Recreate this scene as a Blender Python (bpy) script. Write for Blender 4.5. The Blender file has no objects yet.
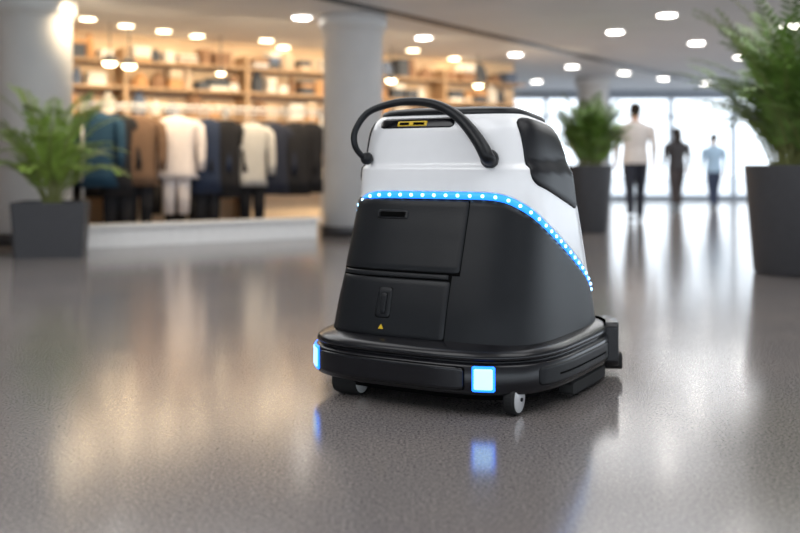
import bpy, bmesh, math, random
from mathutils import Vector, Matrix
random.seed(7)
C = bpy.context.scene.collection

# ---------------------------------------------------------------- helpers
def mat(name, col, rough=0.5, metal=0.0, emit=None, es=0.0, var=0.06, nscale=20.0, bump=0.0, bscale=200.0, coat=0.0, spec=0.5):
    m = bpy.data.materials.new(name); m.use_nodes = True
    nt = m.node_tree; b = nt.nodes['Principled BSDF']
    b.inputs['Roughness'].default_value = rough
    b.inputs['Metallic'].default_value = metal
    b.inputs['Specular IOR Level'].default_value = spec
    if coat: b.inputs['Coat Weight'].default_value = coat; b.inputs['Coat Roughness'].default_value = 0.08
    tc = nt.nodes.new('ShaderNodeTexCoord')
    no = nt.nodes.new('ShaderNodeTexNoise'); no.inputs['Scale'].default_value = nscale
    nt.links.new(tc.outputs['Object'], no.inputs['Vector'])
    rp = nt.nodes.new('ShaderNodeValToRGB')
    rp.color_ramp.elements[0].position = 0.3; rp.color_ramp.elements[1].position = 0.7
    rp.color_ramp.elements[0].color = tuple(c*(1-var) for c in col)+(1,)
    rp.color_ramp.elements[1].color = tuple(min(1, c*(1+var)) for c in col)+(1,)
    nt.links.new(no.outputs['Fac'], rp.inputs['Fac'])
    nt.links.new(rp.outputs['Color'], b.inputs['Base Color'])
    if emit:
        b.inputs['Emission Color'].default_value = tuple(emit)+(1,)
        b.inputs['Emission Strength'].default_value = es
    if bump:
        n2 = nt.nodes.new('ShaderNodeTexNoise'); n2.inputs['Scale'].default_value = bscale
        nt.links.new(tc.outputs['Object'], n2.inputs['Vector'])
        bp = nt.nodes.new('ShaderNodeBump'); bp.inputs['Strength'].default_value = bump; bp.inputs['Distance'].default_value = 0.002
        nt.links.new(n2.outputs['Fac'], bp.inputs['Height']); nt.links.new(bp.outputs['Normal'], b.inputs['Normal'])
    return m

def obj(name, verts, faces, mats, parent=None, smooth=False, fm=None, loc=None, rotz=0.0):
    me = bpy.data.meshes.new(name); me.from_pydata([tuple(v) for v in verts], [], faces); me.update()
    if not isinstance(mats, (list, tuple)): mats = [mats]
    for m in mats: me.materials.append(m)
    if fm:
        for p, i in zip(me.polygons, fm): p.material_index = i
    if smooth:
        for p in me.polygons: p.use_smooth = True
    bm = bmesh.new(); bm.from_mesh(me); bmesh.ops.recalc_face_normals(bm, faces=bm.faces); bm.to_mesh(me); bm.free()
    o = bpy.data.objects.new(name, me); C.objects.link(o)
    if parent: o.parent = parent
    if loc: o.location = loc
    o.rotation_euler[2] = rotz
    return o

def empty(name, loc=(0,0,0), rotz=0.0):
    e = bpy.data.objects.new(name, None); e.empty_display_size = 0.1; C.objects.link(e)
    e.location = loc; e.rotation_euler[2] = rotz
    return e

def bevel(o, w, seg=2):
    m = o.modifiers.new('bev', 'BEVEL'); m.width = w; m.segments = seg; m.limit_method = 'ANGLE'
    return o

class MB:
    """accumulating mesh builder"""
    def __init__(s): s.v=[]; s.f=[]; s.m=[]
    def add(s, v, f, mi=0):
        o=len(s.v); s.v+= [Vector(p) for p in v]; s.f+=[tuple(i+o for i in q) for q in f]; s.m+=[mi]*len(f)
    def box(s, c, d, mi=0, rot=0.0):
        cx,cy,cz=c; dx,dy,dz=[k/2 for k in d]; ca,sa=math.cos(rot),math.sin(rot); v=[]
        for z in (-dz,dz):
            for x,y in ((-dx,-dy),(dx,-dy),(dx,dy),(-dx,dy)):
                v.append((cx+x*ca-y*sa, cy+x*sa+y*ca, cz+z))
        s.add(v,[(3,2,1,0),(4,5,6,7),(0,1,5,4),(1,2,6,5),(2,3,7,6),(3,0,4,7)],mi)
    def loft(s, rings, mi=0, cap=True):
        n=len(rings[0]); v=[p for r in rings for p in r]; f=[]
        for i in range(len(rings)-1):
            for j in range(n):
                k=(j+1)%n; f.append((i*n+j,i*n+k,(i+1)*n+k,(i+1)*n+j))
        if cap:
            f.append(tuple(range(n))[::-1]); b=(len(rings)-1)*n; f.append(tuple(b+j for j in range(n)))
        s.add(v,f,mi)
    def tube(s, pts, rad, n=12, mi=0, squash=1.0):
        pts=[Vector(p) for p in pts]; rings=[]
        if not isinstance(rad,(list,tuple)): rad=[rad]*len(pts)
        prev=None
        for i,p in enumerate(pts):
            t=(pts[min(i+1,len(pts)-1)]-pts[max(i-1,0)]).normalized()
            if prev is None:
                a=Vector((1,0,0)) if abs(t.x)<0.9 else Vector((0,1,0))
            else: a=prev
            a=(a-t*a.dot(t)).normalized(); b=t.cross(a); prev=a
            rings.append([p+(a*math.cos(q)+b*math.sin(q)*squash)*rad[i] for q in [2*math.pi*j/n for j in range(n)]])
        s.loft(rings,mi)
    def ell(s, c, r, mi=0, nu=16, nv=10):
        rings=[]
        for i in range(1,nv):
            a=math.pi*i/nv; z=-math.cos(a); q=math.sin(a)
            rings.append([(c[0]+r[0]*q*math.cos(2*math.pi*j/nu), c[1]+r[1]*q*math.sin(2*math.pi*j/nu), c[2]+r[2]*z) for j in range(nu)])
        s.loft(rings,mi)
    def make(s, name, mats, **k): return obj(name, s.v, s.f, mats, fm=s.m, **k)

def catmull(pts, per=8):
    P=[Vector(p) for p in pts]; out=[]
    for i in range(len(P)-1):
        a=P[max(i-1,0)];b=P[i];c=P[i+1];d=P[min(i+2,len(P)-1)]
        for k in range(per):
            t=k/per
            out.append(0.5*((2*b)+(c-a)*t+(2*a-5*b+4*c-d)*t*t+(3*b-a-3*c+d)*t**3))
    out.append(P[-1]); return out

def interp(tab, x):
    if x<=tab[0][0]: return tab[0][1:]
    if x>=tab[-1][0]: return tab[-1][1:]
    for i in range(len(tab)-1):
        if tab[i][0]<=x<=tab[i+1][0]:
            n=len(tab); r=[]
            x0,x1=tab[i][0],tab[i+1][0]; h=x1-x0; t=(x-x0)/h
            for k in range(1,len(tab[0])):
                y0,y1=tab[i][k],tab[i+1][k]
                def sl(j):
                    if j<=0 or j>=n-1:
                        a,b=(0,1) if j<=0 else (n-2,n-1)
                        return (tab[b][k]-tab[a][k])/(tab[b][0]-tab[a][0])
                    s1=(tab[j][k]-tab[j-1][k])/(tab[j][0]-tab[j-1][0]); s2=(tab[j+1][k]-tab[j][k])/(tab[j+1][0]-tab[j][0])
                    return 0 if s1*s2<=0 else 2*s1*s2/(s1+s2)
                m0,m1=sl(i)*h,sl(i+1)*h
                r.append((2*t**3-3*t*t+1)*y0+(t**3-2*t*t+t)*m0+(-2*t**3+3*t*t)*y1+(t**3-t*t)*m1)
            return tuple(r)

# ---------------------------------------------------------------- materials
M_black = mat('black_plastic',(0.009,0.010,0.012),0.38,bump=0.15,bscale=900,spec=.26)
M_black2= mat('black_panel_plastic',(0.011,0.012,0.014),0.36,bump=0.12,bscale=900,spec=.28)
M_gloss = mat('gloss_black',(0.006,0.006,0.008),0.16,spec=.4)
M_wind  = mat('tinted_window',(0.010,0.010,0.012),0.34,spec=.25)
M_bump  = mat('bumper_black',(0.008,0.008,0.010),0.26,coat=0.08,spec=.38)
M_dark  = mat('shade_and_print_black',(0.002,0.002,0.002),0.8,spec=.05)  # near-black: painted shade in gaps and slots, also label print and skirt
M_rub   = mat('rubber',(0.012,0.012,0.012),0.7,spec=.3)
M_white = mat('white_shell',(0.90,0.90,0.91),0.22,var=0.01,coat=0.4)
M_led   = mat('led_strip',(0.01,0.10,0.7),0.4,emit=(0.015,0.20,1.0),es=2.3)
M_dot   = mat('led_dot',(0.5,0.8,1),0.4,emit=(0.30,0.64,1.0),es=6.0)
M_head  = mat('headlight_lens',(0.2,0.4,0.8),0.3,emit=(0.34,0.64,1.0),es=1.9)
M_headr = mat('headlight_rim',(0.01,0.1,0.8),0.3,emit=(0.012,0.17,1.0),es=3.0)
M_yel   = mat('label_yellow',(0.75,0.5,0.02),0.5)
M_steel = mat('steel',(0.62,0.62,0.63),0.4,metal=0.3)
M_col   = mat('column_plaster',(0.76,0.76,0.76),0.5,var=0.03,nscale=3)
M_trimw = mat('white_trim',(0.88,0.86,0.84),0.35,var=0.03)
M_dkmet = mat('dark_frame',(0.05,0.05,0.055),0.4,metal=0.3)
M_wmet  = mat('mullion_aluminium',(0.42,0.47,0.53),0.4,metal=0.2)
M_pot   = mat('planter_charcoal',(0.048,0.048,0.053),0.5,bump=0.2,bscale=80,spec=.35)
M_soil  = mat('soil',(0.03,0.02,0.013),0.9,var=0.4,nscale=60)
M_leaf  = mat('palm_leaf',(0.22,0.33,0.06),0.45,var=0.5,nscale=6)
M_leaf2 = mat('bamboo_leaf',(0.115,0.20,0.04),0.45,var=0.6,nscale=6)
M_stem  = mat('stem',(0.18,0.20,0.06),0.6)
M_warm  = mat('store_wall_paint',(0.74,0.56,0.38),0.7,var=0.08,nscale=2)
M_wood  = mat('shelf_wood',(0.40,0.26,0.15),0.5,var=0.25,nscale=8)
M_bulb  = mat('downlight_emitter',(1,1,1),0.5,emit=(1.0,0.95,0.87),es=18.0)
M_wbulb = mat('warm_emitter',(1,0.9,0.7),0.5,emit=(1.0,0.78,0.48),es=16.0)

# floor
def floor_mat():
    m=bpy.data.materials.new('polished_granite'); m.use_nodes=True; nt=m.node_tree; b=nt.nodes['Principled BSDF']
    N=nt.nodes.new; L=nt.links.new
    tc=N('ShaderNodeTexCoord')
    n1=N('ShaderNodeTexNoise'); n1.inputs['Scale'].default_value=110; n1.inputs['Detail'].default_value=5; n1.inputs['Roughness'].default_value=0.75
    n2=N('ShaderNodeTexNoise'); n2.inputs['Scale'].default_value=1.3; n2.inputs['Detail'].default_value=3
    vo=N('ShaderNodeTexVoronoi'); vo.inputs['Scale'].default_value=130
    for n in (n1,n2,vo): L(tc.outputs['Object'],n.inputs['Vector'])
    r1=N('ShaderNodeValToRGB'); e=r1.color_ramp.elements
    e[0].position=0.36; e[0].color=(0.085,0.079,0.078,1); e[1].position=0.66; e[1].color=(0.33,0.30,0.29,1)
    L(n1.outputs['Fac'],r1.inputs['Fac'])
    r2=N('ShaderNodeValToRGB'); e=r2.color_ramp.elements
    e[0].position=0.3; e[0].color=(0.88,0.88,0.90,1); e[1].position=0.7; e[1].color=(1.08,1.04,1.0,1)
    L(n2.outputs['Fac'],r2.inputs['Fac'])
    mx=N('ShaderNodeMixRGB'); mx.blend_type='MULTIPLY'; mx.inputs[0].default_value=1
    L(r1.outputs['Color'],mx.inputs[1]); L(r2.outputs['Color'],mx.inputs[2])
    r3=N('ShaderNodeValToRGB'); e=r3.color_ramp.elements
    e[0].position=0.06; e[0].color=(2.8,2.7,2.6,1); e[1].position=0.17; e[1].color=(1,1,1,1)
    L(vo.outputs['Distance'],r3.inputs['Fac'])
    mx2=N('ShaderNodeMixRGB'); mx2.blend_type='MULTIPLY'; mx2.inputs[0].default_value=0.9
    L(mx.outputs[0],mx2.inputs[1]); L(r3.outputs['Color'],mx2.inputs[2])
    L(mx2.outputs[0],b.inputs['Base Color'])
    mr=N('ShaderNodeMapRange'); mr.inputs[3].default_value=0.08; mr.inputs[4].default_value=0.22
    L(n1.outputs['Fac'],mr.inputs[0]); L(mr.outputs[0],b.inputs['Roughness'])
    b.inputs['IOR'].default_value=1.6
    bp=N('ShaderNodeBump'); bp.inputs['Strength'].default_value=0.025; bp.inputs['Distance'].default_value=0.002
    L(n1.outputs['Fac'],bp.inputs['Height']); L(bp.outputs['Normal'],b.inputs['Normal'])
    return m
M_floor=floor_mat()
M_ceil=mat('ceiling_plaster',(0.82,0.83,0.85),0.6,var=0.03,nscale=1.5)

# ---------------------------------------------------------------- room shell
CEIL=2.62
b=MB(); b.box((1,9.0,-0.05),(26,32,0.1)); b.make('floor',M_floor)
b=MB(); b.box((1,9.0,CEIL+0.05),(26,32,0.1)); b.make('ceiling',M_ceil)
# dark linear slot on the ceiling
p0=Vector((-1.4,9.7)); p1=Vector((7.2,22.6)); d=p1-p0
b=MB(); b.box(((p0.x+p1.x)/2,(p0.y+p1.y)/2,CEIL-0.01),(d.length,0.16,0.02),0,math.atan2(d.y,d.x)); b.make('trim_1',M_dkmet)
# glazed far wall
BY=24.0
b=MB()
b.box((6.5,BY,0.06),(15,0.12,0.12)); b.box((6.5,BY,CEIL-0.10),(15,0.12,0.2)); b.box((6.5,BY,2.0),(15,0.06,0.05))
for i in range(11): b.box((-1+1.5*i,BY,CEIL/2),(0.09,0.14,CEIL))
b.make('window_1',M_wmet)
b=MB()
b.box((13.9,15,0.06),(0.12,18,0.12)); b.box((13.9,15,CEIL-0.10),(0.12,18,0.2))
for i in range(10): b.box((13.9,6.1+1.98*i,CEIL/2),(0.10,0.07,CEIL))
b.make('window_2',M_wmet)
b=MB(); b.box((-6.5,BY,CEIL/2),(11,0.2,CEIL)); b.make('wall_back',M_warm)
b=MB(); b.box((-11.9,9,CEIL/2),(0.2,32,CEIL)); b.make('wall_left',M_col)
b=MB(); b.box((8,50,-0.12),(120,50,0.1)); b.make('ground',mat('pavement',(0.7,0.72,0.75),0.8))

def column(name,x,y,r):
    m=MB(); n=48
    def ring(rr,z): return [(rr*math.cos(2*math.pi*j/n),rr*math.sin(2*math.pi*j/n),z) for j in range(n)]
    m.loft([ring(r+0.03,0),ring(r+0.03,0.11),ring(r+0.022,0.12)],1)
    m.loft([ring(r,0.10),ring(r,CEIL-0.22),ring(r+0.015,CEIL-0.21),ring(r+0.02,CEIL-0.18),ring(r+0.05,CEIL-0.16),ring(r+0.05,CEIL)],0)
    o=m.make(name,[M_col,M_dkmet],loc=(x,y,0)); 
    for p in o.data.polygons: p.use_smooth = len(p.vertices)==4 and abs(p.normal.z)<0.3
    return o
column('column',-3.95,10.78,0.40)
column('column',-0.565,12.0,0.355)
column('column',3.95,20.5,0.32)

# ---------------------------------------------------------------- store
O=Vector((-3.35,9.95)); A=Vector((0.82,0.573)); A.normalize(); Nn=Vector((-A.y,A.x)); AL=math.atan2(A.y,A.x)
def W(t,n): 
    p=O+A*t+Nn*n; return p.x,p.y
def sbox(m,t,n,z,dt,dn,dz,mi=0):
    x,y=W(t,n); m.box((x,y,z),(dt,dn,dz),mi,AL)
b=MB(); sbox(b,1.48,0.1,0.10,2.85,0.22,0.20); sbox(b,1.48,0.07,0.215,2.88,0.30,0.03); b.make('storefront_sill',M_trimw)
b=MB(); sbox(b,3.2,3.3,CEIL/2,11.2,0.12,CEIL); b.make('wall_store',M_warm)
b=MB(); sbox(b,-2.3,1.7,CEIL/2,0.12,3.1,CEIL); b.make('wall_side',M_warm)
# shelving on the store wall with goods
cols=[(0.55,0.43,0.32),(0.06,0.07,0.09),(0.70,0.66,0.61),(0.25,0.14,0.08),(0.5,0.27,0.12),(0.11,0.15,0.24),(0.75,0.71,0.65)]
GM=[mat('goods_%d'%i,c,0.7) for i,c in enumerate(cols)]
sh=MB()
for t0 in (-1.9,-.12,1.66,3.44,5.22,7.0):
    for z in (0.5,1.0,1.5,1.87,2.22):
        sbox(sh,t0+0.88,3.05,z,1.74,0.36,0.035,0)
    sbox(sh,t0,3.05,1.2,0.05,0.38,2.4,0)
    for z in (0.518,1.018,1.518,1.888,2.238):
        t=t0+0.12
        while t<t0+1.65:
            w=random.uniform(0.12,0.3); h=random.uniform(0.12,0.30); k=random.choice((0,1,1,2,3,3,4,5,6))
            if t+w>t0+1.72: break
            if random.random()<0.92:
                if random.random()<0.5:
                    nn=random.randint(2,4)
                    for q in range(nn): sbox(sh,t+w/2,3.03,z+h/nn*(q+0.5),w*random.uniform(.9,1),0.26,h/nn*0.9,1+random.choice((k,k,random.randrange(7))))
                else:
                    x,y=W(t+w/2,3.03)
                    sh.loft([[(x+rr*math.cos(a),y+rr*math.sin(a)*.7,z+hh) for a in [math.pi*2*j/10 for j in range(10)]] for rr,hh in ((w*.4,0),(w*.45,h*.3),(w*.4,h*.75),(w*.2,h),(w*.18,h*1.15))],1+k)
            t+=w+random.uniform(0.01,0.06)
sh.make('shelving_unit',[M_wood]+GM)

# garments -------------------------------------------------------
def garment(m,x,y,z,L,w,mi,rot,trous=None):
    ca,sa=math.cos(rot),math.sin(rot); n=20
    T=lambda p:(x+p[0]*ca-p[1]*sa, y+p[0]*sa+p[1]*ca, z+p[2])
    prof=[(0,.06,.05),(-.02,.11,.07),(-.05,.19*w/.4,.085),(-.09,.225*w/.4,.095),(-.2,.21*w/.4,.11),(-.4,.19*w/.4,.11),(-.45-L*.3,.20*w/.4,.12),(-L,.235*w/.4,.13),(-L,.2*w/.4,.1)]
    rings=[]
    for dz,rx,ry in prof:
        fold=0.012*(-dz)/L
        rings.append([T(((rx+fold*math.sin(7*a))*math.cos(a),(ry+fold*math.sin(5*a))*math.sin(a),dz)) for a in [2*math.pi*j/n for j in range(n)]])
    m.loft(rings,mi)
    for s in (-1,1):
        sx=.205*w/.4
        m.tube([T((s*sx*.8,0,-.07)),T((s*(sx+.03),0,-.14)),T((s*(sx+.055),-.01,-.32)),T((s*(sx+.06),-.04,-.5)),T((s*(sx+.055),-.06,-.64))],[.055,.07,.058,.05,.045],10,mi)
    m.tube([T((0,0,-.02)),T((0,0,.05)),T((.03,0,.08)),T((.015,0,.11))],.006,6,1)
    if trous is not None:
        for s in (-1,1):
            m.tube([T((s*.075,0,-L+.1)),T((s*.085,0,-L-.2)),T((s*.085,0,-L-.42))],[.095,.075,.065],12,trous)
GC=[(0.015,0.045,0.08),(0.015,0.015,0.018),(0.14,0.085,0.055),(0.62,0.56,0.55),(0.02,0.03,0.06),(0.012,0.012,0.015),(0.42,0.41,0.40),(0.02,0.024,0.04),(0.20,0.14,0.09),(0.7,0.68,0.66)]
CM=[mat('fabric_%d'%i,c,0.85,bump=0.3,bscale=120,spec=.2) for i,c in enumerate(GC)]
def rack(name,t0,t1,n,z,items):
    e=empty(name,(0,0,0)); m=MB()
    (x0,y0),(x1,y1)=W(t0,n),W(t1,n)
    m.tube([(x0,y0,z+.1),(x1,y1,z+.1)],.014,8,1)
    for (xx,yy) in ((x0,y0),(x1,y1)):
        m.tube([(xx,yy,0.02),(xx,yy,z+.1)],.014,8,1)
        m.box((xx,yy,0.012),(0.05,0.5,0.024),1,AL)
    for t,zt,L,w,mi,rot,tr in items: 
        x,y=W(t,n); garment(m,x,y,zt,L,w,mi+2,rot,None if tr is None else tr+2)
    o=m.make('rack_and_garments',[M_dkmet,M_steel]+CM,parent=e,smooth=True)
    return e
r=random.uniform
items=[(.72,1.44,.85,.40,0,.1,None),(.95,1.43,.95,.34,1,.5,1),(1.2,1.42,.82,.42,2,.15,1),(1.66,1.42,.74,.46,3,.12,3),
       (2.05,1.40,.90,.36,4,.5,1),(2.3,1.39,.95,.36,5,.7,None),(2.65,1.36,.78,.36,6,.3,5),(2.95,1.37,.9,.38,7,.5,None),(3.25,1.38,.92,.38,1,.5,None),(3.5,1.38,.9,.3,5,.6,None)]
rack('clothing_rack',.55,3.75,1.15,1.44,items)
items=[(-.6+i*.33,1.42,r(.75,1.0),r(.34,.42),random.choice([1,5,7,2,4,1,8]),r(.2,.9),random.choice([None,1,5])) for i in range(14)]
rack('clothing_rack',-.8,4.2,2.1,1.44,items)

def pendant(t,n,z,rr):
    x,y=W(t,n); e=empty('pendant_lamp',(x,y,0)); m=MB()
    m.tube([(0,0,CEIL),(0,0,z+rr)],.008,6,0)
    m.loft([[(q*math.cos(a),q*math.sin(a),z+h) for a in [2*math.pi*j/20 for j in range(20)]] for q,h in ((rr*.2,rr),(rr*.7,rr*.7),(rr,rr*.1),(rr*.98,0))],0,cap=False)
    m.ell((0,0,z+.01),(rr*.8,rr*.8,rr*.5),1)
    m.make('lamp',[M_dkmet,M_wbulb],parent=e,smooth=True)
for t,n,z,rr in ((1.25,2.3,2.12,.11),(1.5,2.3,2.10,.11),(2.9,2.6,2.1,.08),(5.6,2.4,2.12,.1),(7.3,2.4,2.12,.1)): pendant(t,n,z,rr)

# ---------------------------------------------------------------- downlights
m=MB()
def disc(x,y,rr,mi):
    n=20
    m.loft([[(x+q*math.cos(a),y+q*math.sin(a),CEIL+h) for a in [2*math.pi*j/n for j in range(n)]] for q,h in ((rr*1.25,0.0),(rr*1.25,-.012),(rr*1.05,-.016))],0)
    m.loft([[(x+q*math.cos(a),y+q*math.sin(a),CEIL+h) for a in [2*math.pi*j/n for j in range(n)]] for q,h in ((rr,-.015),(rr,-.022))],mi)
for x,y in ((-1.18,12.0),(.33,13.9),(1.85,16.0),(3.1,18.0),(2.86,13.3),(4.3,14.5),(5.6,16.4),(3.15,11.8),(4.95,12.7),(4.3,19.2),(5.4,20.5),(1.7,19.1),(-.2,17.0),(7.0,18.4),(6.6,14.6),(6.6,21.6),(7.9,20.4),(2.9,21.2),
            (-2.4,8.5),(0.3,8.5),(2.9,8.5),(-2.4,5.2),(0.3,5.2),(2.9,5.2),(-2.4,2),(.3,2),(2.9,2)):
    disc(x,y,.105,1)
for x,y in ((-3.78,12.1),(-3.48,12.7),(-3.12,13.2),(-2.78,13.7),(-1.9,14.2),(-1.75,15.0),(-.9,14.6),(0.9,16.6),(0.2,15.4)): disc(x,y,.09,2)
m.make('ceiling_downlights',[M_trimw,M_bulb,M_wbulb])

# ---------------------------------------------------------------- plants
def frond(m,base,az,tilt,L,nl,ll,lw,droop,mi=0,ms=1,stem=0.25):
    pts=[]; p=Vector(base); el=tilt; k=14
    for i in range(k+1):
        pts.append(p.copy()); 
        dv=Vector((math.cos(az)*math.cos(el),math.sin(az)*math.cos(el),math.sin(el)))
        p=p+dv*L/k; el-=droop/k*(0.2+1.8*i/k)
    m.tube(pts,[.008*(1-.8*i/k) for i in range(k+1)],5,ms)
    for j in range(nl):
        u=stem+(1-stem)*j/(nl-1); q=u*k; i=min(int(q),k-1); P=pts[i].lerp(pts[i+1],q-i); t=(pts[i+1]-pts[i]).normalized()
        side=t.cross(Vector((0,0,1))); 
        if side.length<1e-3: side=Vector((math.sin(az),-math.cos(az),0))
        side.normalize(); up=side.cross(t)
        l=ll*math.sin(math.pi*(0.18+0.74*(u-stem)/(1-stem)))*random.uniform(.85,1.1)
        for s in (-1,1):
            d=(side*s*0.8+t*0.85+up*random.uniform(.05,.3)).normalized()
            wv=d.cross(up).normalized()*lw
            a=P; b1=P+d*l*.35; c1=P+d*l*.75-Vector((0,0,l*.10)); e=P+d*l-Vector((0,0,l*.26))
            m.add([a,b1+wv,b1-wv,c1+wv*.7,c1-wv*.7,e],[(0,2,1),(1,2,4,3),(3,4,5)],mi)

def pot_square(name,x,y,w,h,rot):
    e=empty(name,(x,y,0),rot); m=MB()
    def sq(hw,z): 
        c=.015; return [(hw-c,-hw,z),(hw,-hw+c,z),(hw,hw-c,z),(hw-c,hw,z),(-hw+c,hw,z),(-hw,hw-c,z),(-hw,-hw+c,z),(-hw+c,-hw,z)]
    m.loft([sq(w*.46,0),sq(w*.5,h-.04),sq(w*.5,h),sq(w*.46,h),sq(w*.45,h-.05)],0)
    m.loft([sq(w*.452,h-.06),sq(w*.452,h-.03)],1)
    m.make('pot',[M_pot,M_soil],parent=e); return e
def pot_round(name,x,y,r0,r1,h):
    e=empty(name,(x,y,0)); m=MB(); n=40
    rg=lambda q,z:[(q*math.cos(2*math.pi*j/n),q*math.sin(2*math.pi*j/n),z) for j in range(n)]
    m.loft([rg(r0*.97,0),rg(r0,.02),rg(r1,h-.02),rg(r1,h),rg(r1*.93,h),rg(r1*.92,h-.05)],0)
    m.loft([rg(r1*.925,h-.06),rg(r1*.925,h-.03)],1)
    o=m.make('pot',[M_pot,M_soil],parent=e); bevel(o,.004)
    for p in o.data.polygons: p.use_smooth=abs(p.normal.z)<.3
    return e
# left palm
e=pot_square('potted_palm',-3.24,9.30,.64,.50,.22); m=MB()
for i in range(36):
    az=i*2.4; f=(i%5)/4; tl=1.0+.5*f+random.uniform(-.05,.05)
    frond(m,(random.uniform(-.07,.07),random.uniform(-.07,.07),.46),az,tl,random.uniform(.78,.86)+.42*f,20,.22,.012,random.uniform(.9,1.3)+.5*(1-f))
m.make('fronds',[M_leaf,M_stem],parent=e)
# right bamboo palm
e=pot_round('potted_bamboo_palm',3.12,7.75,.36,.43,.84); m=MB()
for i in range(120):
    az=i*2.4+random.uniform(-.3,.3); f=(i%6)/5; tl=.95+.5*f+random.uniform(-.12,.12)
    frond(m,(random.uniform(-.2,.2),random.uniform(-.2,.2),.80),az,tl,random.uniform(.85,1.15)+.42*f,20,.20,.012,random.uniform(.6,1.2)+.4*(1-f),stem=.2)
m.make('fronds',[M_leaf2,M_stem],parent=e)
# middle
e=pot_round('potted_bamboo_palm',2.36,12.5,.23,.30,.84); m=MB()
for i in range(54):
    az=i*2.4; f=(i%5)/4; tl=1.0+.5*f
    frond(m,(random.uniform(-.12,.12),random.uniform(-.12,.12),.80),az,tl,random.uniform(.6,.7)+.28*f,16,.2,.018,random.uniform(.7,1.3),stem=.15)
m.make('fronds',[M_leaf2,M_stem],parent=e)

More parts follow.
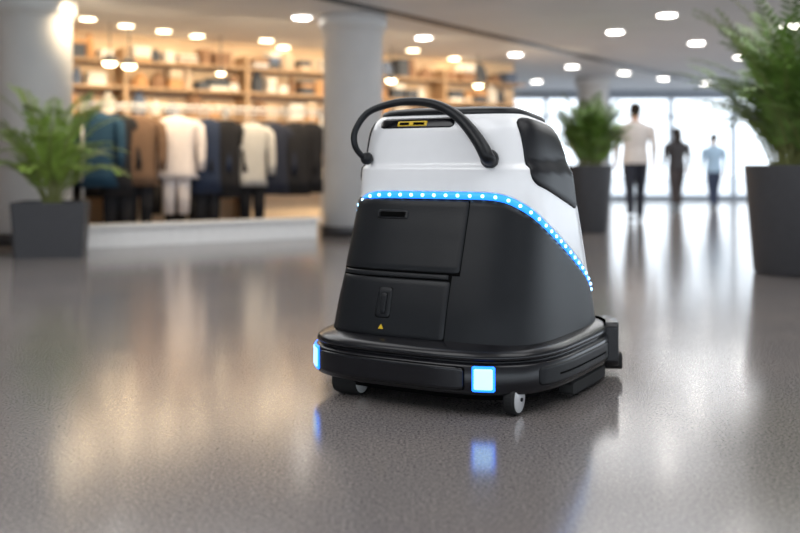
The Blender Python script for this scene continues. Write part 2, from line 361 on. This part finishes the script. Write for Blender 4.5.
# ---------------------------------------------------------------- people
M_skin=mat('skin',(0.50,0.30,0.21),0.5); 
def person(name,x,y,rot,H,shirt,pants,shoes,hair,stride=0.12,longhair=False,wide=1.0):
    """walks along local +y (back towards -y). one continuous remeshed body"""
    s=H/1.75; m=MB(); n=20
    def er(z,rx,ry,cy=0,cx=0): return [((cx+rx*wide*math.cos(a))*s,(cy+ry*math.sin(a))*s,z*s) for a in [2*math.pi*j/n for j in range(n)]]
    m.loft([er(.84,.165,.115),er(.86,.178,.125),er(.95,.172,.12),er(1.08,.155,.105),er(1.22,.17,.115),er(1.34,.195,.12,.0),er(1.41,.19,.105),er(1.45,.13,.085),er(1.48,.075,.07)])
    m.loft([er(1.44,.06,.06,.005),er(1.50,.053,.056,.012),er(1.57,.055,.06,.02)])
    m.loft([er(1.535,.03,.035,.045),er(1.555,.05,.065,.035),er(1.59,.066,.085,.02),er(1.64,.075,.096,.012),er(1.69,.075,.097,.008),er(1.725,.06,.08,.005),er(1.748,.03,.04,.003)])
    m.ell((0,.115*s,1.62*s),(.014*s,.018*s,.022*s))       # nose
    for q in (-1,1): m.ell((q*.078*s,.0,1.635*s),(.012*s,.022*s,.032*s))  # ears
    for q in (-1,1):
        st=stride*q
        hip=Vector((q*.09,0,.88)); kn=Vector((q*.088,st*.75+.03,.48)); an=Vector((q*.08,st*1.25-.01,.10 if q>0 else .13))
        pts=[hip,hip.lerp(kn,.5),kn,kn.lerp(an,.35),an]
        m.tube([p*s for p in pts],[v*s for v in (.102,.092,.070,.068,.058)],16)
        fz=.045 if q>0 else .05
        m.tube([Vector(p)*s for p in ((an.x,an.y-.07,fz+.0),(an.x,an.y-.03,fz+.015),(an.x,an.y+.05,fz),(an.x,an.y+.13,fz-.005),(an.x,an.y+.18,fz-.01))],[v*s for v in (.03,.045,.046,.04,.02)],12)
        sw=-st*.9
        sh=Vector((q*.185*wide,0,1.40)); el=Vector((q*(.235*wide),sw*.3-.02,1.12)); wr=Vector((q*(.235*wide),sw+.06,.88))
        m.tube([p*s for p in (sh,sh.lerp(el,.3)+Vector((q*.015,0,0)),el,el.lerp(wr,.3),wr)],[v*s for v in (.064,.060,.048,.046,.032)],14)
        hd=(wr-el).normalized()
        pe=wr+hd*.09
        m.tube([p*s for p in (wr-hd*.02,wr+hd*.03,pe)],[v*s for v in (.026,.032,.030)],10,0,1.0)
        for k,(off,ln) in enumerate(((-.027,.07),(-.009,.08),(.009,.075),(.027,.06))):
            a=pe+Vector((0,off,0))-hd*.02; c1=a+hd*ln*.6; c2=c1+hd*ln*.5+Vector((-q*.02,0,0))
            m.tube([p*s for p in (a,c1,c2)],[v*s for v in (.0095,.009,.008)],8)
        a=wr+hd*.03+Vector((-q*.005,.028,0)); m.tube([p*s for p in (a,a+Vector((-q*.01,.03,-.03)),a+Vector((-q*.015,.035,-.06)))],[v*s for v in (.012,.0105,.009)],8)
    tmp=m.make('tmp',[M_skin]); rm=tmp.modifiers.new('r','REMESH'); rm.mode='VOXEL'; rm.voxel_size=.0095
    sm=tmp.modifiers.new('s','SMOOTH'); sm.iterations=4; sm.factor=.5
    dg=bpy.context.evaluated_depsgraph_get(); me=bpy.data.meshes.new_from_object(tmp.evaluated_get(dg)); bpy.data.objects.remove(tmp)
    me.materials.clear()
    for q in (M_skin,shirt,pants,shoes,hair): me.materials.append(q)
    for p in me.polygons:
        c=p.center/s; p.use_smooth=True; ax=abs(c.x)
        i=0
        arm = ax>.195*wide*0.98 and .6<c.z<1.2
        if c.z>1.475:
            i=0
            if c.z>1.60 and (c.y<.045 or c.z>1.705): i=4
            if c.z>1.55 and c.y<-.02: i=4
        elif arm: i=1 if c.z>.90 else 0
        elif c.z>.855: i=1 if ax<.21*wide or c.z>.9 else 0
        elif ax>.19*wide and c.z>.60: i=0
        elif c.z>.105: i=2
        else: i=3
        p.material_index=i
    zmin=min(v.co.z for v in me.vertices)
    e=empty(name,(x,y,-zmin+.001),rot)
    o=bpy.data.objects.new('body',me); C.objects.link(o); o.parent=e
    hm=MB()
    hm.ell((0,-.012*s,1.675*s),(.086*s,.104*s,.082*s))
    if longhair: hm.loft([er(1.68,.08,.05,-.05),er(1.58,.085,.05,-.06),er(1.48,.08,.04,-.075),er(1.40,.05,.02,-.085)])
    hm.make('hair',[hair],parent=e,smooth=True)
    for q in (-1,1):
        em=MB(); em.ell((q*.03*s,.10*s,1.645*s),(.012*s,.008*s,.008*s)); em.make('eye_%d'%(1 if q<0 else 2),[CM[9]],parent=e,smooth=True)
    mm=MB(); mm.ell((0,.098*s,1.582*s),(.022*s,.008*s,.006*s)); mm.make('mouth',[mat('lips',(.4,.15,.12),.5)],parent=e,smooth=True)
    return e
def cloth(n,c): return mat(n,c,.85,bump=.3,bscale=60)
M_hair=mat('dark_hair',(.02,.014,.01),.6,spec=.2); M_shoe=mat('shoes',(.03,.03,.03),.5)
person('walking_man',3.47,14.75,-.1,1.76,cloth('cream_shirt',(.60,.55,.52)),cloth('navy_trousers',(.018,.02,.032)),M_shoe,M_hair,.10,wide=1.12)
person('walking_woman',5.12,18.5,.1,1.54,cloth('black_top',(.035,.033,.036)),cloth('black_trousers',(.05,.04,.04)),M_shoe,M_hair,.08,longhair=True,wide=1.08)
person('walking_man',5.96,19.0,.05,1.44,cloth('blue_shirt',(.36,.50,.64)),cloth('blue_jeans',(.04,.055,.10)),M_shoe,M_hair,.09,wide=1.1)

# ---------------------------------------------------------------- cleaning robot
YAW=-math.radians(30)
R=empty('floor_scrubber_robot',(.255,3.90,0),YAW)
SC=1.18
R.scale=(SC,SC,1)
NE=4.2; NB=3.5
PROF=[(.17,.376,-.385,.410),(.20,.372,-.374,.404),(.32,.360,-.350,.387),(.45,.347,-.315,.354),(.60,.335,-.272,.316),(.73,.325,-.240,.275),(.81,.320,-.234,.250),(.828,.318,-.232,.245),(.842,.308,-.222,.232),
      (.90,.303,-.214,.212),(.97,.292,-.204,.180),(1.005,.278,-.192,.160),(1.028,.255,-.172,.136),(1.038,.235,-.148,.115)]
def dims(z):
    hx,yf,yr=interp(PROF,z); return hx,(yf+yr)/2,(yr-yf)/2
def slope(p):
    """the top of the machine falls slightly towards the rear"""
    k=min(1,max(0,(p.z-.80)/.2)); k=k*k*(3-2*k)
    p.z-=.13*max(0,p.y+.12)*k; return p
def ring_pt(th,a,cy,b_,off,z,n=NE):
    c,s=math.cos(th),math.sin(th); rr=(abs(c/a)**n+abs(s/b_)**n)**(-1/n); x=rr*c; y=rr*s
    gx=math.copysign(abs(x/a)**(n-1)/a,x); gy=math.copysign(abs(y/b_)**(n-1)/b_,y); g=math.hypot(gx,gy) or 1
    return Vector((x+off*gx/g, cy+y+off*gy/g, z)), y/b_
def P(th,z,off=0):
    a,cy,b_=dims(z); p,q=ring_pt(th,a,cy,b_,off,z); return slope(p),q
def front_pt(x,z,off,D=dims,sg=-1,n=NE):
    a,cy,b_=D(z); u=max(0,1-abs(x/a)**n)**(1/n); y=sg*b_*u
    gx=math.copysign(abs(x/a)**(n-1)/a,x); gy=sg*u**(n-1)/b_; g=math.hypot(gx,gy)
    return slope(Vector((x+off*gx/g,cy+y+off*gy/g,z)))
def side_pt(y,z,off,D=dims,sg=1,n=NE):
    a,cy,b_=D(z); v=max(-1,min(1,(y-cy)/b_)); u=max(0,1-abs(v)**n)**(1/n); x=sg*a*u; yy=cy+v*b_
    gy=math.copysign(abs(v)**(n-1)/b_,v); gx=sg*u**(n-1)/a; g=math.hypot(gx,gy)
    return slope(Vector((x+off*gx/g,yy+off*gy/g,z)))
def patch(name,f,s0,s1,z0,z1,off,mt,ns=28,nz=14,base=-.006,rc=0.0):
    if not callable(z0): zz0=z0; z0=lambda s:zz0
    if not callable(z1): zz1=z1; z1=lambda s:zz1
    m=MB(); g=[]
    ev=min(.004,abs(s1-s0)*.08)
    ss=[s0]+[s0+ev+(s1-s0-2*ev)*i/(ns-2) for i in range(ns-1)]+[s1]
    for i,s in enumerate(ss):
        a,b_=z0(s),z1(s)
        if rc:
            d=min(s-s0,s1-s); 
            if d<rc: q=rc-math.sqrt(max(0,rc*rc-(rc-d)**2)); a+=q; b_-=q
        ez=min(.004,abs(b_-a)*.1)
        zs=[a]+[a+ez+(b_-a-2*ez)*j/(nz-2) for j in range(nz-1)]+[b_]
        row=[]
        for j,z in enumerate(zs):
            edge=i in(0,len(ss)-1) or j in (0,len(zs)-1)
            row.append(f(s,z,off-(.0022 if edge and off>.0025 else 0)))
        g.append((row,[f(s,zs[0],base),f(s,zs[-1],base)],zs))
    nzv=len(g[0][0]); v=[p for row,_,_ in g for p in row]; fc=[]
    for i in range(len(g)-1):
        for j in range(nzv-1): fc.append((i*nzv+j,(i+1)*nzv+j,(i+1)*nzv+j+1,i*nzv+j+1))
    o=len(v); bot=[q[1][0] for q in g]; top=[q[1][1] for q in g]; v+=bot+top; k=len(g)
    for i in range(k-1):
        fc.append((i*nzv,(i+1)*nzv,o+i+1,o+i)); fc.append((i*nzv+nzv-1,(i+1)*nzv+nzv-1,o+k+i+1,o+k+i))
    for i,s in ((0,s0),(k-1,s1)):
        zs=g[i][2]; o2=len(v); v+=[f(s,z,base) for z in zs]
        for j in range(nzv-1): fc.append((i*nzv+j,i*nzv+j+1,o2+j+1,o2+j))
    m.add(v,fc); ob=m.make(name,[mt],parent=R,smooth=True)
    return ob
SEAM=[(-1.0,.730),(-.96,.728),(-.90,.720),(-.80,.696),(-.44,.615),(-.07,.550),(.29,.480),(.65,.398),(.90,.310),(1.0,.22)]
NS=256
TH=[2*math.pi*(j+.5)/NS for j in range(NS)]
def seam(th):
    yn=P(th,.6)[1]; return interp(SEAM,yn)[0]
SZ=[seam(t) for t in TH]
for _ in range(3): SZ=[(SZ[j-1]+2*SZ[j]+SZ[(j+1)%NS])/4 for j in range(NS)]
HW=.0130; HZ=[]
for j in range(NS):
    p=P(TH[j-1],SZ[j-1])[0]; q=P(TH[(j+1)%NS],SZ[(j+1)%NS])[0]
    ds=math.hypot(q.x-p.x,q.y-p.y); sl=abs(q.z-p.z)/max(ds,1e-5); HZ.append(HW*min(2.6,math.sqrt(1+sl*sl)))
# lower shell
m=MB(); rings=[]; K=22
for i in range(K+1):
    rings.append([P(TH[j],.17+(SZ[j]-HZ[j]-.17)*i/K)[0] for j in range(NS)])
rings.append([P(TH[j],SZ[j]-HZ[j],-.008)[0] for j in range(NS)])
m.loft(rings,0,cap=False); m.make('lower_shell',[M_black],parent=R,smooth=True)
# strip
m=MB(); m.loft([[P(TH[j],SZ[j]+HZ[j]*k,o)[0] for j in range(NS)] for k,o in ((-1.0,-.004),(-.95,-.001),(0,.001),(.95,-.001),(1.0,-.004))],0,cap=False)
m.make('light_strip',[M_led],parent=R,smooth=True)
# led dots
m=MB(); acc=0; last=None
for rep in range(NS*6):
    j=rep//6; f=(rep%6)/6; k=(j+1)%NS
    th=TH[j]+(2*math.pi/NS)*f; z=SZ[j]*(1-f)+SZ[k]*f; p=P(th,z,.001)[0]
    if last is not None: acc+=(p-last).length
    last=p
    if acc>.040: acc=0; m.ell(p,(.0055,.0055,.0064),0,8,6)
m.make('led_dots',[M_dot],parent=R,smooth=True)
# upper shell
m=MB(); rings=[[P(TH[j],SZ[j]+HZ[j],-.008)[0] for j in range(NS)]]
K=44
for i in range(K+1):
    t=i/K; rings.append([P(TH[j],(SZ[j]+HZ[j])*(1-t)+1.028*t)[0] for j in range(NS)])
m.loft(rings,0,cap=False); m.make('upper_shell',[M_white],parent=R,smooth=True)
# lid
m=MB(); rings=[]
a,cy,b_=dims(1.028)
for sc,z in ((1.0,1.020),(1.012,1.026),(1.012,1.034),(.985,1.044),(.90,1.052),(.7,1.058),(.4,1.061),(.1,1.062)):
    rings.append([slope(ring_pt(t,a*sc,cy,b_*sc,0,z)[0]) for t in TH])
m.loft(rings,0); m.make('lid',[M_black2],parent=R,smooth=True)
# panels on the front
patch('panel_gap_shade',front_pt,-.306,.136,.450,.714,.0010,M_dark)  # dark sheet behind the panel, paints the shade along its edges
patch('door_gap_shade',front_pt,-.298,.111,.226,.450,.0010,M_dark)  # same for the door: shade of the seam as a dark sheet
patch('service_panel',front_pt,-.3035,.1335,.458,.7115,.0042,M_black2,rc=.01)
patch('drawer_lip',front_pt,-.290,.100,.436,.452,.0050,M_black2,nz=5)
patch('service_door',front_pt,-.2955,.1085,.229,.431,.0042,M_black2,rc=.01)
patch('grip_slot_frame',front_pt,-.182,-.068,.641,.675,.0070,M_black2,ns=16,nz=8,rc=.008)
patch('grip_slot_shade',front_pt,-.174,-.076,.647,.669,.0080,M_dark,ns=16,nz=6,rc=.006)  # flat dark patch, slot shade painted on instead of a hollow
patch('latch_gap_shade',front_pt,-.133,-.077,.289,.401,.0052,M_dark,ns=10,nz=10,rc=.012)  # dark outline sheet, painted shade around the latch plate
patch('latch_plate',front_pt,-.130,-.080,.292,.398,.0075,M_black2,ns=10,nz=10,rc=.012)
patch('latch_recess_shade',front_pt,-.118,-.092,.303,.383,.0080,M_dark,ns=8,nz=8,rc=.009)  # raised dark patch painting the shade of a recess
patch('latch',front_pt,-.115,-.095,.306,.380,.012,M_black,ns=8,nz=8,rc=.009)
m=MB(); pz=[front_pt(x,z,.0055) for x,z in ((-.114,.253),(-.096,.253),(-.105,.270))]; pz2=[p+Vector((0,-.002,0)) for p in pz]
m.add(pz+pz2,[(0,1,2),(3,4,5),(0,1,4,3),(1,2,5,4),(2,0,3,5)]); m.make('warning_triangle',[M_yel],parent=R)
patch('handle_recess',front_pt,-.215,.060,.978,1.016,.003,M_gloss,rc=.014)
patch('warning_label',front_pt,-.145,-.035,.985,1.005,.0045,M_yel,ns=10,nz=4)
patch('label_print_1',front_pt,-.138,-.098,.989,1.001,.0052,M_dark,ns=5,nz=4)
patch('label_print_2',front_pt,-.088,-.043,.989,1.001,.0052,M_dark,ns=5,nz=4)
for sg,nm in ((1,'side_window_1'),(-1,'side_window_2')):
    f=lambda y,z,o,sg=sg: side_pt(y,z,o,dims,sg)
    patch(nm,f,-.165,.165,lambda y:.775-.34*(y+.165),lambda y:1.012-.03*max(0,y),.004,M_wind,rc=.035,ns=40)
# handle
hp=[(-.245,-.195,.855),(-.262,-.225,.875),(-.273,-.250,.915),(-.272,-.250,.970),(-.240,-.232,1.035),(-.18,-.215,1.066),(-.10,-.205,1.078),(-.01,-.205,1.066),(.07,-.215,1.025),(.130,-.235,.970),(.176,-.250,.910),(.196,-.250,.868),(.194,-.215,.850)]
cp=catmull(hp,7); nn=len(cp)
m=MB(); m.tube(cp,[.0105+.0115*min(1,max(0,(i/nn-.25)/.6)) for i in range(nn)],18)
o=m.make('handle',[M_black2],parent=R,smooth=True)
m=MB()
for c_,rr in (((.192,-.225,.862),.029),((-.252,-.212,.865),.021)): m.ell(c_,(rr,rr*.9,rr*1.2))
m.make('handle_pivots',[M_black2],parent=R,smooth=True)
# bumper
BH,BF,BR=.416,-.440,.450
def bd(z): return BH,(BF+BR)/2,(BR-BF)/2
def bprof(lst):
    return [[ring_pt(t,BH,(BF+BR)/2,(BR-BF)/2,o_,z,NB)[0] for t in TH] for o_,z in lst]
m=MB(); m.loft(bprof([(-.09,.236),(-.06,.228),(-.025,.219),(-.008,.211),(.0,.200),(.0,.190),(-.004,.186),(-.012,.184),(-.012,.177),(.0,.174),(.005,.168),(.005,.086),(.0,.076),(-.012,.070),(-.03,.068)]),0)
m.make('bumper',[M_bump],parent=R,smooth=False)
for p in bpy.data.objects['bumper'].data.polygons: p.use_smooth=len(p.vertices)==4
bf=lambda x,z,o: front_pt(x,z,o,bd,-1,NB)
patch('insert_gap_shade',bf,-.301,.211,.085,.169,.0065,M_dark,rc=.012)  # dark sheet painting the shaded gap around the insert
patch('bumper_insert',bf,-.296,.206,.089,.165,.012,M_gloss,rc=.012)
for k,(a0,a1) in enumerate(((-.382,-.318),(.236,.284))):
    patch('headlight_bezel_%d'%(k+1),bf,a0-.006,a1+.006,.086,.171,.009,M_headr,ns=14,rc=.004)
    patch('headlight_%d'%(k+1),bf,a0,a1,.094,.163,.012,M_head,ns=14,rc=.003)
for sg in (1,-1):
    f=lambda y,z,o,sg=sg: side_pt(y,z,o,bd,sg,NB)
    k=1 if sg>0 else 2
    patch('rear_guard_%d'%k,f,.255,.405,.050,.222,.036,M_bump,rc=.02)
    patch('rear_guard_roller_%d'%k,f,.30,.375,.025,.09,.05,M_rub,rc=.02)
    patch('side_trim_%d'%k,f,-.30,.20,.096,.160,.011,M_black,rc=.012)
    patch('side_groove_shade_%d'%k,f,-.22,.17,.122,.129,.0122,M_dark,nz=4)  # dark strip laid on the trim, painted shade of a groove
    patch('side_squeegee_arm_%d'%k,f,-.10,.24,.020,.062,-.006,M_rub,rc=.01,base=-.05)
m=MB(); m.loft(bprof([(-.035,.075),(-.040,.062),(-.046,.046),(-.06,.043),(-.07,.05)]),0); m.make('lower_skirt',[M_dark],parent=R,smooth=False)
m=MB(); m.box((0,0.02,.055),(.56,.60,.04)); m.box((0,.37,.03),(.70,.03,.05)); m.box((.345,.12,.03),(.03,.26,.05)); m.box((-.345,.12,.03),(.03,.26,.05))
bevel(m.make('chassis_and_squeegee',[M_rub],parent=R),.006)
def wheel(nm,x,y,r_,w):
    m=MB(); n=28
    def rg(q,xx): return [(x+xx,y+q*math.cos(a)/SC,r_+q*math.sin(a)) for a in [2*math.pi*j/n for j in range(n)]]
    m.loft([rg(r_*.7,-w/2),rg(r_*.93,-w/2),rg(r_,-w*.3),rg(r_,w*.3),rg(r_*.93,w/2),rg(r_*.7,w/2)],0)
    m.loft([rg(r_*.3,-w/2-.004),rg(r_*.74,-w/2-.002),rg(r_*.82,w/2+.002),rg(r_*.3,w/2+.006)],1)
    m.loft([rg(r_*.12,w/2),rg(r_*.12,w/2+.010)],0)
    m.make(nm,[M_rub,M_steel],parent=R,smooth=False)
wheel('wheel_1',.322,-.340,.054,.032); wheel('wheel_2',-.225,-.350,.052,.085); wheel('wheel_3',.30,.22,.046,.04); wheel('wheel_4',-.30,.22,.046,.04)

# ---------------------------------------------------------------- lights
def area(name,loc,size,e,col,rot=(0,0,0),sy=None):
    l=bpy.data.lights.new(name,'AREA'); l.energy=e; l.color=col; l.size=size
    if sy: l.shape='RECTANGLE'; l.size_y=sy
    o=bpy.data.objects.new(name,l); C.objects.link(o); o.location=loc; o.rotation_euler=rot; return o
# added unseen fill lamps near the shop front, aimed down into the shop
for i,t in enumerate((1.0,3.0,5.2,7.6)):
    x,y=W(t,.45); o=area('store_wall_fill_%d'%i,(x,y,2.45),1.6,46,(1,.78,.50),sy=.35)
    dv=Vector((Nn.x*.72,Nn.y*.72,-.69)); o.rotation_euler=dv.to_track_quat('-Z','Y').to_euler(); o.data.spread=math.radians(130)
for i,(t,n) in enumerate(((1.2,2.2),(3.8,2.2),(6.6,2.2))):
    x,y=W(t,n); area('store_glow_fill_%d'%i,(x,y,CEIL-.06),2.4,28,(1,.78,.52),(0,0,AL),1.6)  # broad unseen lamps added to the downlights for the shop's warm glow
for i,(x,y,e,sz) in enumerate(((-1.6,2.2,44,2.2),(1.8,2.6,38,2.2),(.3,5.8,54,3),(-2.4,7.0,60,3),(3,8.0,70,3.6),(3.4,12.5,80,3.6),(6,16.5,100,3.6))):
    area('hall_fill_light_%d'%i,(x,y,CEIL-.05),sz,e,(.98,.99,1))  # unseen key and fill lamps, added to brighten robot, floor and people
w=bpy.data.worlds.new('World'); bpy.context.scene.world=w; w.use_nodes=True
bg=w.node_tree.nodes['Background']; bg.inputs[0].default_value=(.82,.91,1,1); bg.inputs[1].default_value=2.5
bpy.context.scene.view_settings.view_transform='Standard'

cam=bpy.data.cameras.new('camera'); co=bpy.data.objects.new('camera',cam); C.objects.link(co)
co.location=(0,0,.84); co.rotation_euler=(math.pi/2,0,0); cam.lens=45; cam.sensor_width=36; cam.shift_y=-101.5/800
cam.dof.use_dof=True; cam.dof.focus_distance=3.45; cam.dof.aperture_fstop=1.35
bpy.context.scene.camera=co
